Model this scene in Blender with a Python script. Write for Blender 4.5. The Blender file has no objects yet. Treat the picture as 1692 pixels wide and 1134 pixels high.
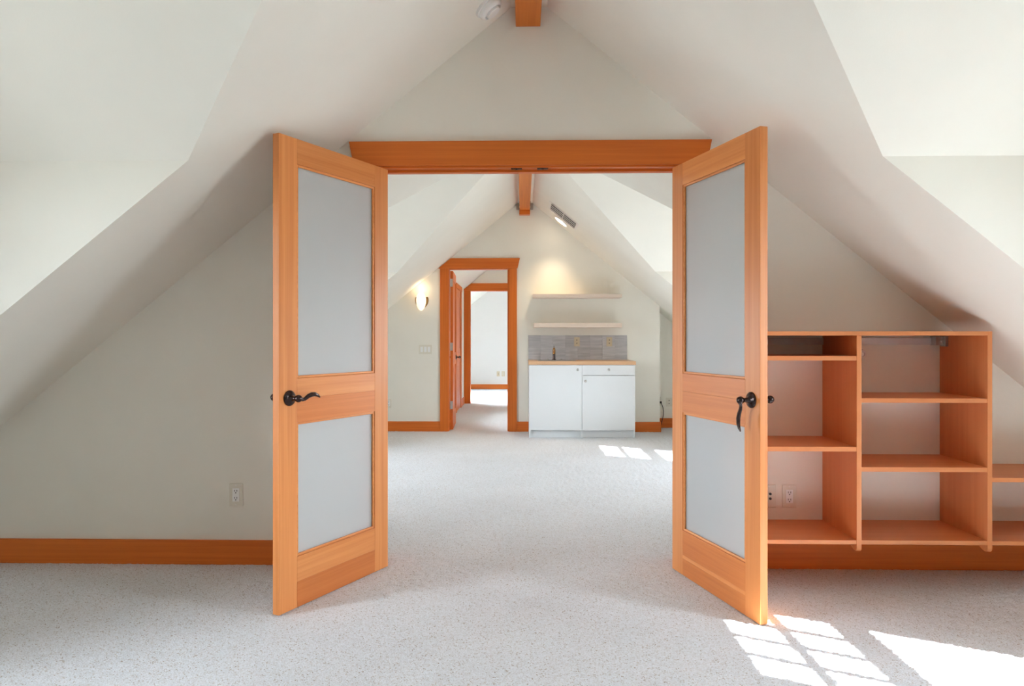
import bpy, bmesh, math, random
import numpy as np
from mathutils import Vector, Matrix
R = math.radians
random.seed(7); rng = np.random.default_rng(7)
scene = bpy.context.scene
COL = scene.collection

# ------------------------------------------------------------------ camera
cam_d = bpy.data.cameras.new('camera')
cam = bpy.data.objects.new('camera', cam_d); COL.objects.link(cam)
cam.location = (0, 0, 1.16)
cam.rotation_euler = (R(90), 0, R(1.35))
cam_d.sensor_fit = 'HORIZONTAL'; cam_d.sensor_width = 36.0
cam_d.lens = 36.0 * 1190 / 1692
cam_d.shift_x = 11 / 1692
cam_d.shift_y = -7 / 1692
cam_d.clip_start = 0.05; cam_d.clip_end = 200
scene.camera = cam

# ------------------------------------------------------------------ sky, sun, exposure
SKY = 20.0
SUN = 30.0
EXPOSURE = 1.36
world = bpy.data.worlds.new('sky'); scene.world = world
world.use_nodes = True
bgn = world.node_tree.nodes['Background']
wnt = world.node_tree
_tc = wnt.nodes.new('ShaderNodeTexCoord'); _sx = wnt.nodes.new('ShaderNodeSeparateXYZ'); _rp = wnt.nodes.new('ShaderNodeValToRGB')
wnt.links.new(_tc.outputs['Generated'], _sx.inputs[0]); wnt.links.new(_sx.outputs['Z'], _rp.inputs['Fac'])
_rp.color_ramp.elements[0].position = 0.0; _rp.color_ramp.elements[0].color = (0.28, 0.31, 0.32, 1)     # ground and trees below the horizon
_rp.color_ramp.elements[1].position = 0.02; _rp.color_ramp.elements[1].color = (0.80, 0.90, 1.0, 1)      # hazy bright sky
wnt.links.new(_rp.outputs['Color'], bgn.inputs['Color'])
bgn.inputs['Strength'].default_value = SKY
sun_d = bpy.data.lights.new('sun_offscreen', 'SUN')
sun_d.energy = SUN; sun_d.angle = R(0.25); sun_d.color = (0.93, 0.97, 1.0)
sun = bpy.data.objects.new('sun_offscreen', sun_d); COL.objects.link(sun)
SUN_DIR = Vector((-1.0, 0.52, -0.75)).normalized()
sun.rotation_euler = SUN_DIR.to_track_quat('-Z', 'Y').to_euler()
sun.location = (8, -4, 7)

vs = scene.view_settings
vs.view_transform = 'Standard'; vs.look = 'None'; vs.exposure = EXPOSURE; vs.gamma = 1.0
vs.use_curve_mapping = False
scene.cycles.max_bounces = 14
scene.cycles.diffuse_bounces = 8
scene.cycles.glossy_bounces = 4
scene.cycles.transmission_bounces = 8
scene.cycles.transparent_max_bounces = 12
scene.cycles.caustics_reflective = False
scene.cycles.caustics_refractive = False
scene.cycles.sample_clamp_indirect = 8.0

def portal(loc, direction, sx, sy, name):
    """window portal: guides sky sampling through a real window opening"""
    d = bpy.data.lights.new(name, 'AREA')
    d.shape = 'RECTANGLE'; d.size = sx; d.size_y = sy
    d.cycles.is_portal = True
    o = bpy.data.objects.new(name, d); COL.objects.link(o)
    o.location = loc
    o.rotation_euler = Vector(direction).to_track_quat('-Z', 'Y').to_euler()

# ------------------------------------------------------------------ materials
def srgb(r, g, b):
    f = lambda c: (c / 255) / 12.92 if c / 255 <= 0.04045 else ((c / 255 + 0.055) / 1.055) ** 2.4
    return (f(r), f(g), f(b), 1)

def new_mat(name):
    m = bpy.data.materials.new(name); m.use_nodes = True
    nt = m.node_tree
    return m, nt, nt.nodes['Principled BSDF']

def node(nt, kind, **kw):
    n = nt.nodes.new(kind)
    for k, v in kw.items():
        if k.startswith('i_'):
            n.inputs[k[2:].replace('_', ' ')].default_value = v
        else:
            setattr(n, k, v)
    return n

def plain(name, col, rough=0.5, metal=0.0, noise=0.0, nscale=40, bump=0.0, bscale=200):
    m, nt, p = new_mat(name)
    p.inputs['Roughness'].default_value = rough
    p.inputs['Metallic'].default_value = metal
    tc = node(nt, 'ShaderNodeTexCoord')
    if noise > 0:
        nz = node(nt, 'ShaderNodeTexNoise', i_Scale=nscale, i_Detail=3.0)
        nt.links.new(tc.outputs['Object'], nz.inputs['Vector'])
        rp = node(nt, 'ShaderNodeValToRGB')
        rp.color_ramp.elements[0].color = tuple(c * (1 - noise) for c in col[:3]) + (1,)
        rp.color_ramp.elements[1].color = tuple(min(1, c * (1 + noise)) for c in col[:3]) + (1,)
        rp.color_ramp.elements[0].position = 0.3; rp.color_ramp.elements[1].position = 0.7
        nt.links.new(nz.outputs['Fac'], rp.inputs['Fac'])
        nt.links.new(rp.outputs['Color'], p.inputs['Base Color'])
    else:
        p.inputs['Base Color'].default_value = col
    if bump > 0:
        nb = node(nt, 'ShaderNodeTexNoise', i_Scale=bscale, i_Detail=4.0)
        nt.links.new(tc.outputs['Object'], nb.inputs['Vector'])
        b = node(nt, 'ShaderNodeBump', i_Strength=bump, i_Distance=0.002)
        nt.links.new(nb.outputs['Fac'], b.inputs['Height'])
        nt.links.new(b.outputs['Normal'], p.inputs['Normal'])
    return m

def wood(name, axis, dark, light, var=0.10, rough=0.42, fine=1.0):
    m, nt, p = new_mat(name)
    p.inputs['Roughness'].default_value = rough
    p.inputs['Specular IOR Level'].default_value = 0.4
    tc = node(nt, 'ShaderNodeTexCoord')
    oi = node(nt, 'ShaderNodeObjectInfo')
    off = node(nt, 'ShaderNodeVectorMath', operation='ADD')
    mulr = node(nt, 'ShaderNodeVectorMath', operation='SCALE')
    cmb = node(nt, 'ShaderNodeCombineXYZ')
    for k in range(3):
        nt.links.new(oi.outputs['Random'], cmb.inputs[k])
    nt.links.new(cmb.outputs[0], mulr.inputs[0]); mulr.inputs['Scale'].default_value = 13.0
    nt.links.new(tc.outputs['Object'], off.inputs[0]); nt.links.new(mulr.outputs[0], off.inputs[1])
    sc = [55.0, 55.0, 55.0]; sc['XYZ'.index(axis)] = 1.1
    mp = node(nt, 'ShaderNodeMapping'); mp.inputs['Scale'].default_value = sc
    nt.links.new(off.outputs[0], mp.inputs['Vector'])
    n1 = node(nt, 'ShaderNodeTexNoise', i_Scale=1.0, i_Detail=4.0, i_Roughness=0.6, i_Distortion=0.25)
    nt.links.new(mp.outputs[0], n1.inputs['Vector'])
    sc2 = [9.0, 9.0, 9.0]; sc2['XYZ'.index(axis)] = 0.5
    mp2 = node(nt, 'ShaderNodeMapping'); mp2.inputs['Scale'].default_value = sc2
    nt.links.new(off.outputs[0], mp2.inputs['Vector'])
    n2 = node(nt, 'ShaderNodeTexNoise', i_Scale=1.0, i_Detail=2.0)
    nt.links.new(mp2.outputs[0], n2.inputs['Vector'])
    mx = node(nt, 'ShaderNodeMath', operation='MULTIPLY_ADD')
    nt.links.new(n1.outputs['Fac'], mx.inputs[0]); mx.inputs[1].default_value = 0.6 * fine
    ms = node(nt, 'ShaderNodeMath', operation='MULTIPLY')
    nt.links.new(n2.outputs['Fac'], ms.inputs[0]); ms.inputs[1].default_value = 1 - 0.6 * fine
    nt.links.new(ms.outputs[0], mx.inputs[2])
    rp = node(nt, 'ShaderNodeValToRGB')
    rp.color_ramp.elements[0].position = 0.33; rp.color_ramp.elements[1].position = 0.67
    rp.color_ramp.elements[0].color = dark; rp.color_ramp.elements[1].color = light
    nt.links.new(mx.outputs[0], rp.inputs['Fac'])
    hs = node(nt, 'ShaderNodeHueSaturation')
    mr = node(nt, 'ShaderNodeMapRange'); mr.inputs['To Min'].default_value = 1 - var; mr.inputs['To Max'].default_value = 1 + var
    nt.links.new(oi.outputs['Random'], mr.inputs['Value'])
    nt.links.new(mr.outputs[0], hs.inputs['Value'])
    nt.links.new(rp.outputs['Color'], hs.inputs['Color'])
    nt.links.new(hs.outputs['Color'], p.inputs['Base Color'])
    b = node(nt, 'ShaderNodeBump', i_Strength=0.06, i_Distance=0.001)
    nt.links.new(n1.outputs['Fac'], b.inputs['Height'])
    nt.links.new(b.outputs['Normal'], p.inputs['Normal'])
    return m

M = {}
M['wall'] = plain('cream_paint', srgb(236, 233, 223), 0.75, noise=0.015, nscale=3, bump=0.12, bscale=180)
M['bedroom_wall'] = plain('white_bedroom_paint', srgb(234, 231, 228), 0.75, noise=0.01, nscale=3, bump=0.1, bscale=180)
M['white'] = plain('white_paint', srgb(232, 229, 222), 0.5, noise=0.01, nscale=5)
M['plate'] = plain('ivory_plastic', srgb(225, 220, 206), 0.35, noise=0.01)
M['beige_plate'] = plain('beige_plastic', srgb(214, 200, 172), 0.35, noise=0.01)
M['plug_white'] = plain('white_plastic', srgb(238, 238, 236), 0.3, noise=0.01)
M['slot'] = plain('dark_slot', srgb(28, 28, 28), 0.6, noise=0.05)
M['bronze'] = plain('oil_rubbed_bronze', srgb(66, 54, 52), 0.2, 0.8, noise=0.1, nscale=60)
M['steel'] = plain('brushed_steel', srgb(190, 188, 184), 0.28, 0.95, noise=0.05, nscale=60)
M['rail_metal'] = plain('grey_metal_rail', srgb(205, 202, 200), 0.45, 0.2, noise=0.02)
M['brass'] = plain('aged_brass', srgb(150, 112, 66), 0.3, 0.9, noise=0.06)
M['duct'] = plain('galvanised_duct', srgb(120, 118, 115), 0.6, noise=0.05)
M['lacquer'] = plain('white_laminate', srgb(214, 216, 217), 0.35, noise=0.006, nscale=8)
M['cord'] = plain('black_rubber', srgb(25, 24, 24), 0.5, noise=0.05)
M['grout'] = plain('grey_grout', srgb(178, 176, 175), 0.8, noise=0.03)
for ax in 'XYZ':
    M['fir' + ax] = wood('fir_trim_' + ax, ax, srgb(202, 98, 24), srgb(222, 120, 40), 0.04, 0.45)
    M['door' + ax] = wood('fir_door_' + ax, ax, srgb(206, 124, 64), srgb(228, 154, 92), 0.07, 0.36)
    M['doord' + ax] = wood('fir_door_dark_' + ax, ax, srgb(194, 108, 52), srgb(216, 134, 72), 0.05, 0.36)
    M['lam' + ax] = wood('cherry_laminate_' + ax, ax, srgb(206, 126, 74), srgb(218, 142, 90), 0.015, 0.4)
    M['red' + ax] = M['fir' + ax]
    M['birch' + ax] = wood('birch_top_' + ax, ax, srgb(196, 152, 114), srgb(212, 172, 136), 0.02, 0.4)
    M['pale' + ax] = wood('pale_shelf_' + ax, ax, srgb(218, 200, 184), srgb(230, 214, 200), 0.02, 0.45)
M['beam'] = wood('beam_fir_Y', 'Y', srgb(196, 100, 28), srgb(222, 132, 50), 0.03, 0.5)

def carpet():
    m, nt, p = new_mat('flecked_carpet')
    p.inputs['Roughness'].default_value = 0.95
    p.inputs['Specular IOR Level'].default_value = 0.1
    p.inputs['Sheen Weight'].default_value = 0.15
    tc = node(nt, 'ShaderNodeTexCoord')
    v = node(nt, 'ShaderNodeTexVoronoi', i_Scale=240.0)
    nt.links.new(tc.outputs['Object'], v.inputs['Vector'])
    sx = node(nt, 'ShaderNodeSeparateColor')
    nt.links.new(v.outputs['Color'], sx.inputs['Color'])
    rp = node(nt, 'ShaderNodeValToRGB'); cr = rp.color_ramp
    cr.interpolation = 'CONSTANT'
    cols = [(0.0, srgb(172, 161, 152)), (0.03, srgb(196, 188, 182)), (0.08, srgb(211, 211, 213)), (0.40, srgb(219, 221, 225)), (0.75, srgb(225, 227, 232))]
    cr.elements[0].position = cols[0][0]; cr.elements[0].color = cols[0][1]
    cr.elements[1].position = cols[1][0]; cr.elements[1].color = cols[1][1]
    for pos, c in cols[2:]:
        e = cr.elements.new(pos); e.color = c
    nt.links.new(sx.outputs['Red'], rp.inputs['Fac'])
    big = node(nt, 'ShaderNodeTexNoise', i_Scale=1.7, i_Detail=4.0)
    nt.links.new(tc.outputs['Object'], big.inputs['Vector'])
    mr = node(nt, 'ShaderNodeMapRange'); mr.inputs['From Min'].default_value = 0.3; mr.inputs['From Max'].default_value = 0.7
    mr.inputs['To Min'].default_value = 0.95; mr.inputs['To Max'].default_value = 1.02
    nt.links.new(big.outputs['Fac'], mr.inputs['Value'])
    hs = node(nt, 'ShaderNodeHueSaturation')
    nt.links.new(rp.outputs['Color'], hs.inputs['Color']); nt.links.new(mr.outputs[0], hs.inputs['Value'])
    nt.links.new(hs.outputs['Color'], p.inputs['Base Color'])
    nb = node(nt, 'ShaderNodeTexNoise', i_Scale=190.0, i_Detail=3.0)
    nt.links.new(tc.outputs['Object'], nb.inputs['Vector'])
    b = node(nt, 'ShaderNodeBump', i_Strength=0.6, i_Distance=0.006)
    nt.links.new(nb.outputs['Fac'], b.inputs['Height'])
    nt.links.new(b.outputs['Normal'], p.inputs['Normal'])
    return m
M['carpet'] = carpet()

def frosted():
    m, nt, p = new_mat('frosted_glass')
    out = nt.nodes['Material Output']
    p.inputs['Base Color'].default_value = (0.76, 0.78, 0.78, 1)
    p.inputs['Roughness'].default_value = 0.45
    tr = node(nt, 'ShaderNodeBsdfRefraction'); tr.inputs['Color'].default_value = (0.93, 0.955, 0.955, 1)
    tr.inputs['Roughness'].default_value = 0.55; tr.inputs['IOR'].default_value = 1.25
    nz = node(nt, 'ShaderNodeTexNoise', i_Scale=400.0)
    b = node(nt, 'ShaderNodeBump', i_Strength=0.05, i_Distance=0.001)
    nt.links.new(nz.outputs['Fac'], b.inputs['Height']); nt.links.new(b.outputs['Normal'], p.inputs['Normal'])
    mx = node(nt, 'ShaderNodeMixShader'); mx.inputs['Fac'].default_value = 0.4
    nt.links.new(p.outputs[0], mx.inputs[1]); nt.links.new(tr.outputs[0], mx.inputs[2])
    nt.links.new(mx.outputs[0], out.inputs['Surface'])
    return m
M['frosted'] = frosted()

def clear_glass():
    m, nt, p = new_mat('clear_window_glass')
    out = nt.nodes['Material Output']
    t = node(nt, 'ShaderNodeBsdfTransparent'); t.inputs['Color'].default_value = (0.97, 0.98, 0.98, 1)
    g = node(nt, 'ShaderNodeBsdfGlossy'); g.inputs['Roughness'].default_value = 0.02
    fr = node(nt, 'ShaderNodeFresnel', i_IOR=1.45)
    mx = node(nt, 'ShaderNodeMixShader')
    nt.links.new(fr.outputs[0], mx.inputs['Fac'])
    nt.links.new(t.outputs[0], mx.inputs[1]); nt.links.new(g.outputs[0], mx.inputs[2])
    nt.links.new(mx.outputs[0], out.inputs['Surface'])
    return m
M['glass'] = clear_glass()

def emit(name, col, strength):
    m, nt, p = new_mat(name)
    p.inputs['Base Color'].default_value = (0.9, 0.85, 0.75, 1)
    lw = node(nt, 'ShaderNodeTexNoise', i_Scale=3.0)
    p.inputs['Emission Color'].default_value = col
    p.inputs['Emission Strength'].default_value = strength
    p.inputs['Roughness'].default_value = 0.3
    return m
M['bulb_glass'] = emit('lit_opal_glass', (1.0, 0.72, 0.42, 1), 0.55)
M['downlight'] = emit('lit_downlight_lens', (1.0, 0.86, 0.66, 1), 4.0)

def tile_mat():
    m, nt, p = new_mat('striated_grey_tile')
    p.inputs['Roughness'].default_value = 0.3
    tc = node(nt, 'ShaderNodeTexCoord'); oi = node(nt, 'ShaderNodeObjectInfo')
    cmb = node(nt, 'ShaderNodeCombineXYZ')
    for k in range(3): nt.links.new(oi.outputs['Random'], cmb.inputs[k])
    sc = node(nt, 'ShaderNodeVectorMath', operation='SCALE'); sc.inputs['Scale'].default_value = 17
    ad = node(nt, 'ShaderNodeVectorMath', operation='ADD')
    nt.links.new(cmb.outputs[0], sc.inputs[0]); nt.links.new(tc.outputs['Object'], ad.inputs[0]); nt.links.new(sc.outputs[0], ad.inputs[1])
    mp = node(nt, 'ShaderNodeMapping'); mp.inputs['Scale'].default_value = (4, 4, 45)
    nt.links.new(ad.outputs[0], mp.inputs['Vector'])
    nz = node(nt, 'ShaderNodeTexNoise', i_Scale=1.0, i_Detail=3.0)
    nt.links.new(mp.outputs[0], nz.inputs['Vector'])
    rp = node(nt, 'ShaderNodeValToRGB')
    rp.color_ramp.elements[0].position = 0.3; rp.color_ramp.elements[1].position = 0.7
    rp.color_ramp.elements[0].color = srgb(176, 175, 178); rp.color_ramp.elements[1].color = srgb(206, 204, 206)
    nt.links.new(nz.outputs['Fac'], rp.inputs['Fac'])
    hs = node(nt, 'ShaderNodeHueSaturation')
    mr = node(nt, 'ShaderNodeMapRange'); mr.inputs['To Min'].default_value = 0.9; mr.inputs['To Max'].default_value = 1.08
    nt.links.new(oi.outputs['Random'], mr.inputs['Value']); nt.links.new(mr.outputs[0], hs.inputs['Value'])
    nt.links.new(rp.outputs['Color'], hs.inputs['Color']); nt.links.new(hs.outputs['Color'], p.inputs['Base Color'])
    return m
M['tile'] = tile_mat()

# ------------------------------------------------------------------ mesh helpers
class MB:
    def __init__(self): self.v = []; self.f = []
    def add(self, verts, faces):
        o = len(self.v); self.v += [tuple(p) for p in verts]
        self.f += [tuple(i + o for i in f) for f in faces]; return self
    def face(self, *pts):
        return self.add(pts, [tuple(range(len(pts)))])
    def box(self, x0, x1, y0, y1, z0, z1):
        x0, x1 = sorted((x0, x1)); y0, y1 = sorted((y0, y1)); z0, z1 = sorted((z0, z1))
        v = [(x0, y0, z0), (x1, y0, z0), (x1, y1, z0), (x0, y1, z0), (x0, y0, z1), (x1, y0, z1), (x1, y1, z1), (x0, y1, z1)]
        return self.add(v, [(0, 3, 2, 1), (4, 5, 6, 7), (0, 1, 5, 4), (1, 2, 6, 5), (2, 3, 7, 6), (3, 0, 4, 7)])
    def prism(self, poly, axis, a, b):
        """poly of 2D points; axis 'X': (y,z), 'Y': (x,z), 'Z': (x,y)"""
        mk = {'X': lambda p, t: (t, p[0], p[1]), 'Y': lambda p, t: (p[0], t, p[1]), 'Z': lambda p, t: (p[0], p[1], t)}[axis]
        n = len(poly)
        v = [mk(p, a) for p in poly] + [mk(p, b) for p in poly]
        f = [tuple(range(n)), tuple(range(2 * n - 1, n - 1, -1))]
        f += [(i, i + n, (i + 1) % n + n, (i + 1) % n) for i in range(n)]
        return self.add(v, f)
    def lathe(self, prof, origin, axis, seg=28, flat=1.0):
        """prof: (radius, height along axis)"""
        q = Vector(axis).normalized().to_track_quat('Z', 'Y')
        o = Vector(origin); vs_, fs = [], []
        for r, hgt in prof:
            for k in range(seg):
                t = 2 * math.pi * k / seg
                vs_.append(o + q @ Vector((r * math.cos(t), r * math.sin(t) * flat, hgt)))
        for i in range(len(prof) - 1):
            for k in range(seg):
                a = i * seg + k; b = i * seg + (k + 1) % seg
                fs.append((a, b, b + seg, a + seg))
        fs.append(tuple(range(seg - 1, -1, -1)))
        fs.append(tuple((len(prof) - 1) * seg + k for k in range(seg)))
        return self.add(vs_, fs)
    def tube(self, pts, rad, seg=12, flat=1.0, side=None):
        P = [Vector(p) for p in pts]; n = len(P); vs_, fs = [], []
        ref = Vector(side) if side else Vector((0, 0, 1))
        for i, p in enumerate(P):
            t = (P[min(i + 1, n - 1)] - P[max(i - 1, 0)]).normalized()
            a = ref - t * ref.dot(t)
            if a.length < 1e-5: a = Vector((1, 0, 0)) - t * t.x
            a.normalize(); b = t.cross(a)
            r = rad[i] if isinstance(rad, (list, tuple)) else rad
            for k in range(seg):
                th = 2 * math.pi * k / seg
                vs_.append(p + a * (r * math.cos(th) * flat) + b * (r * math.sin(th)))
        for i in range(n - 1):
            for k in range(seg):
                q0 = i * seg + k; q1 = i * seg + (k + 1) % seg
                fs.append((q0, q1, q1 + seg, q0 + seg))
        fs.append(tuple(range(seg - 1, -1, -1))); fs.append(tuple((n - 1) * seg + k for k in range(seg)))
        return self.add(vs_, fs)
    def build(self, name, mat, parent=None, bevel=0.0, smooth=False, fix=True, seg=2):
        me = bpy.data.meshes.new(name); me.from_pydata(self.v, [], self.f)
        bm = bmesh.new(); bm.from_mesh(me)
        if fix: bmesh.ops.recalc_face_normals(bm, faces=bm.faces)
        if bevel > 0:
            ed = [e for e in bm.edges if len(e.link_faces) == 2 and e.calc_face_angle(0) > 0.6]
            bmesh.ops.bevel(bm, geom=ed, offset=bevel, segments=seg, affect='EDGES', profile=0.6, clamp_overlap=True)
        bm.to_mesh(me); bm.free()
        if smooth:
            for p in me.polygons: p.use_smooth = True
            try: me.set_sharp_from_angle(angle=R(40))
            except Exception: pass
        me.materials.append(mat if not isinstance(mat, str) else M[mat])
        o = bpy.data.objects.new(name, me); COL.objects.link(o)
        if parent is not None: o.parent = parent
        return o

def tag(o, label, cat=None, group=None, kind=None):
    o['label'] = label
    if cat: o['category'] = cat
    if group: o['group'] = group
    if kind: o['kind'] = kind
    return o

def thing(name, label, cat, loc=(0, 0, 0), rotz=0.0, group=None, kind=None):
    o = bpy.data.objects.new(name, None); COL.objects.link(o)
    o.empty_display_size = 0.1
    o.location = loc; o.rotation_euler = (0, 0, rotz)
    return tag(o, label, cat, group, kind)

# ------------------------------------------------------------------ house dimensions (metres)
XR, ZR, PITCH = 0.035, 2.925, 0.81         # ridge line and roof pitch
XE = 3.40                                   # knee walls / dormer fronts at X = +-XE
Y_BACK, Y_PART, PT = -2.0, 3.675, 0.125     # back wall, partition face and thickness
Y_KIT, KT = 9.0, 0.12                       # kitchenette wall
Y_REC = 9.44                                # recess wall
Y_HALL, Y_BED = 12.88, 16.6
DORM = [1.475, 6.14]; DHW = 1.28; DZ = 1.85; DP = 0.76   # dormer centres, half width, eave height, pitch
def top(x): return ZR - PITCH * abs(x - XR)
def xat(z, side): return XR + side * (ZR - z) / PITCH
XL, XRT = -XE, XE

# ---- floor (one carpet, slightly uneven pile)
xs = np.concatenate([[-XE - 0.1, -3.1], np.arange(-2.9, 2.9001, 0.0125), [3.1, XE + 0.1]])
ys = [Y_BACK - 0.1, -1, 0, 1, 1.6, 2.0]
y = 2.2; st = 0.0125
while y < 9.6:
    ys.append(y); st = 0.0125 if y < 3.9 else st * 1.012; y += st
ys += [10, 11, 12, 13, 14, 15, 16, Y_BED + 0.1]
ys = np.array(ys)
gx, gy = np.meshgrid(xs, ys)
gz = rng.uniform(-0.003, 0.0035, gx.shape)
gz[(gy < 2.1) | (gy > 9.6)] = 0; gz[np.abs(gx) > 3] = 0
nx, ny = len(xs), len(ys)
verts = np.stack([gx.ravel(), gy.ravel(), gz.ravel()], 1)
ii = (np.arange(ny - 1)[:, None] * nx + np.arange(nx - 1)[None, :]).ravel()
quads = np.stack([ii, ii + 1, ii + nx + 1, ii + nx], 1)
me = bpy.data.meshes.new('floor')
me.vertices.add(len(verts)); me.vertices.foreach_set('co', verts.ravel())
me.loops.add(quads.size); me.loops.foreach_set('vertex_index', quads.ravel().astype(np.int32))
me.polygons.add(len(quads))
me.polygons.foreach_set('loop_start', (np.arange(len(quads)) * 4).astype(np.int32))
me.update(calc_edges=True); me.validate()
me.polygons.foreach_set('use_smooth', [True] * len(me.polygons))
me.materials.append(M['carpet'])
fl = bpy.data.objects.new('floor', me); COL.objects.link(fl)
tag(fl, 'off-white flecked loop-pile carpet covering the whole attic floor', 'floor', kind='structure')

# ---- opening of the air vent in the right slope: y0, y1, x0, x1
_vc = 1 / math.hypot(1, PITCH)
VENT = (8.285 - 0.215, 8.285 + 0.215, 0.470 - 0.195 * _vc, 0.470 + 0.195 * _vc)

# ---- ceiling: two roof slopes with dormer ceilings
cb = MB()
def P(side, x, y):            # point on roof slope; x given as |distance| side coordinate
    return (x, y, top(x))
for side in (-1, 1):
    xe = side * XE; xc = xat(DZ, side); za = DZ + DP * DHW; xa = xat(za, side)
    y1, y2 = DORM
    A1 = (xa, y1, za); A2 = (xa, y2, za)
    def S(x, y): return (x, y, top(x))
    yb, ym = Y_BACK - 0.1, 9.56
    cb.face(S(XR, yb), S(XR, y1), A1, S(xc, y1 - DHW), S(xe, y1 - DHW), S(xe, yb))
    cb.face(S(XR, y1), S(XR, y2), A2, S(xc, y2 - DHW), S(xe, y2 - DHW), S(xe, y1 + DHW), S(xc, y1 + DHW), A1)
    if side < 0:
        cb.face(S(XR, y2), S(XR, ym), S(xe, ym), S(xe, y2 + DHW), S(xc, y2 + DHW), A2)
    else:
        va, vb, vx0, vx1 = VENT
        cb.face(S(XR, y2), S(XR, va), S(xe, va), S(xe, y2 + DHW), S(xc, y2 + DHW), A2)
        cb.face(S(XR, va), S(XR, vb), S(vx0, vb), S(vx0, va))
        cb.face(S(vx1, va), S(vx1, vb), S(xe, vb), S(xe, va))
        cb.face(S(XR, vb), S(XR, ym), S(xe, ym), S(xe, vb))
    for yc in DORM:
        for d in (-1, 1):
            cb.face((xa, yc, za), (xe + side * 0.1, yc, za), (xe + side * 0.1, yc + d * DHW, DZ), (xc, yc + d * DHW, DZ))
    yend = Y_BED + 0.1
    if side > 0:
        cb.face(S(XR, ym), S(XR, yend), S(xe, yend), S(xe, ym))
    else:
        # openings in the far-left slope for the unseen roof windows added as daylight
        segs = [(ym, 9.75, None), (9.75, 10.75, (-0.62, -0.12)), (10.75, 13.4, None), (13.4, 15.1, (-2.2, -1.2)), (15.1, yend, None)]
        for a, b, hole in segs:
            if hole is None:
                cb.face(S(XR, a), S(XR, b), S(xe, b), S(xe, a))
            else:
                cb.face(S(XR, a), S(XR, b), S(hole[1], b), S(hole[1], a))
                cb.face(S(hole[0], a), S(hole[0], b), S(xe, b), S(xe, a))
# boxed-in ridge around the beams
cb.box(-0.071, 0.135, Y_BACK, Y_PART, 2.851, 2.95)
cb.box(-0.071, 0.135, Y_PART + PT, Y_KIT, 2.851, 2.95)
ce = cb.build('ceiling', 'wall', fix=False)
tag(ce, 'cream vaulted ceiling with dormer cut-outs sloping down both sides', 'ceiling', kind='structure')

# ---- side walls: knee walls, dormer cheeks, dormer fronts with window openings
WIN_Y = [1.498, 1.498 + 4.665]           # window centres
GW = 0.34                                 # half glass width
GZ0, GZM0, GZM1, GZ1 = 0.62, 1.543, 1.62, 1.95
FR = 0.055                                # frame allowance
for side, nm in ((-1, 'left'), (1, 'right')):
    b = MB(); xe = side * XE; xo = side * (XE + 0.06)
    zk = top(xe); xc = xat(DZ, side)
    # knee wall between dormers
    edges = [Y_BACK - 0.1, DORM[0] - DHW, DORM[0] + DHW, DORM[1] - DHW, DORM[1] + DHW, Y_BED + 0.1]
    for a, c in ((0, 1), (2, 3), (4, 5)):
        b.box(xe, xo, edges[a], edges[c], -0.05, zk + 0.03)
    for k, yc in enumerate(DORM):
        for d in (-1, 1):      # cheeks
            yk = yc + d * DHW
            b.face((xc, yk, DZ), (xo, yk, DZ), (xo, yk, 0), (xe, yk, 0), (xe, yk, zk))
        w0, w1 = WIN_Y[k] - GW - FR, WIN_Y[k] + GW + FR
        za = DZ + DP * DHW
        def dt(yy): return DZ + DP * (DHW - abs(yy - yc))
        hz0, hz1 = GZ0 - FR, GZ1 + FR
        b.prism([(yc - DHW, 0), (w0, 0), (w0, dt(w0)), (yc - DHW, DZ)], 'X', xe, xo)
        b.prism([(w1, 0), (yc + DHW, 0), (yc + DHW, DZ), (w1, dt(w1))], 'X', xe, xo)
        b.prism([(w0, 0), (w1, 0), (w1, hz0), (w0, hz0)], 'X', xe, xo)
        b.prism([(w0, hz1), (w1, hz1), (w1, dt(w1)), (yc, za), (w0, dt(w0))], 'X', xe, xo)
    o = b.build('wall_' + nm, 'wall')
    tag(o, 'cream low knee wall and dormer cheeks along the %s roof slope' % ('window-lit' if side > 0 else 'outlet-wall'), 'wall', kind='structure')
    o['label'] = 'cream knee wall and dormer walls beside the %s' % ('built-in orange shelves' if side > 0 else 'bare wall with one outlet')

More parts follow.
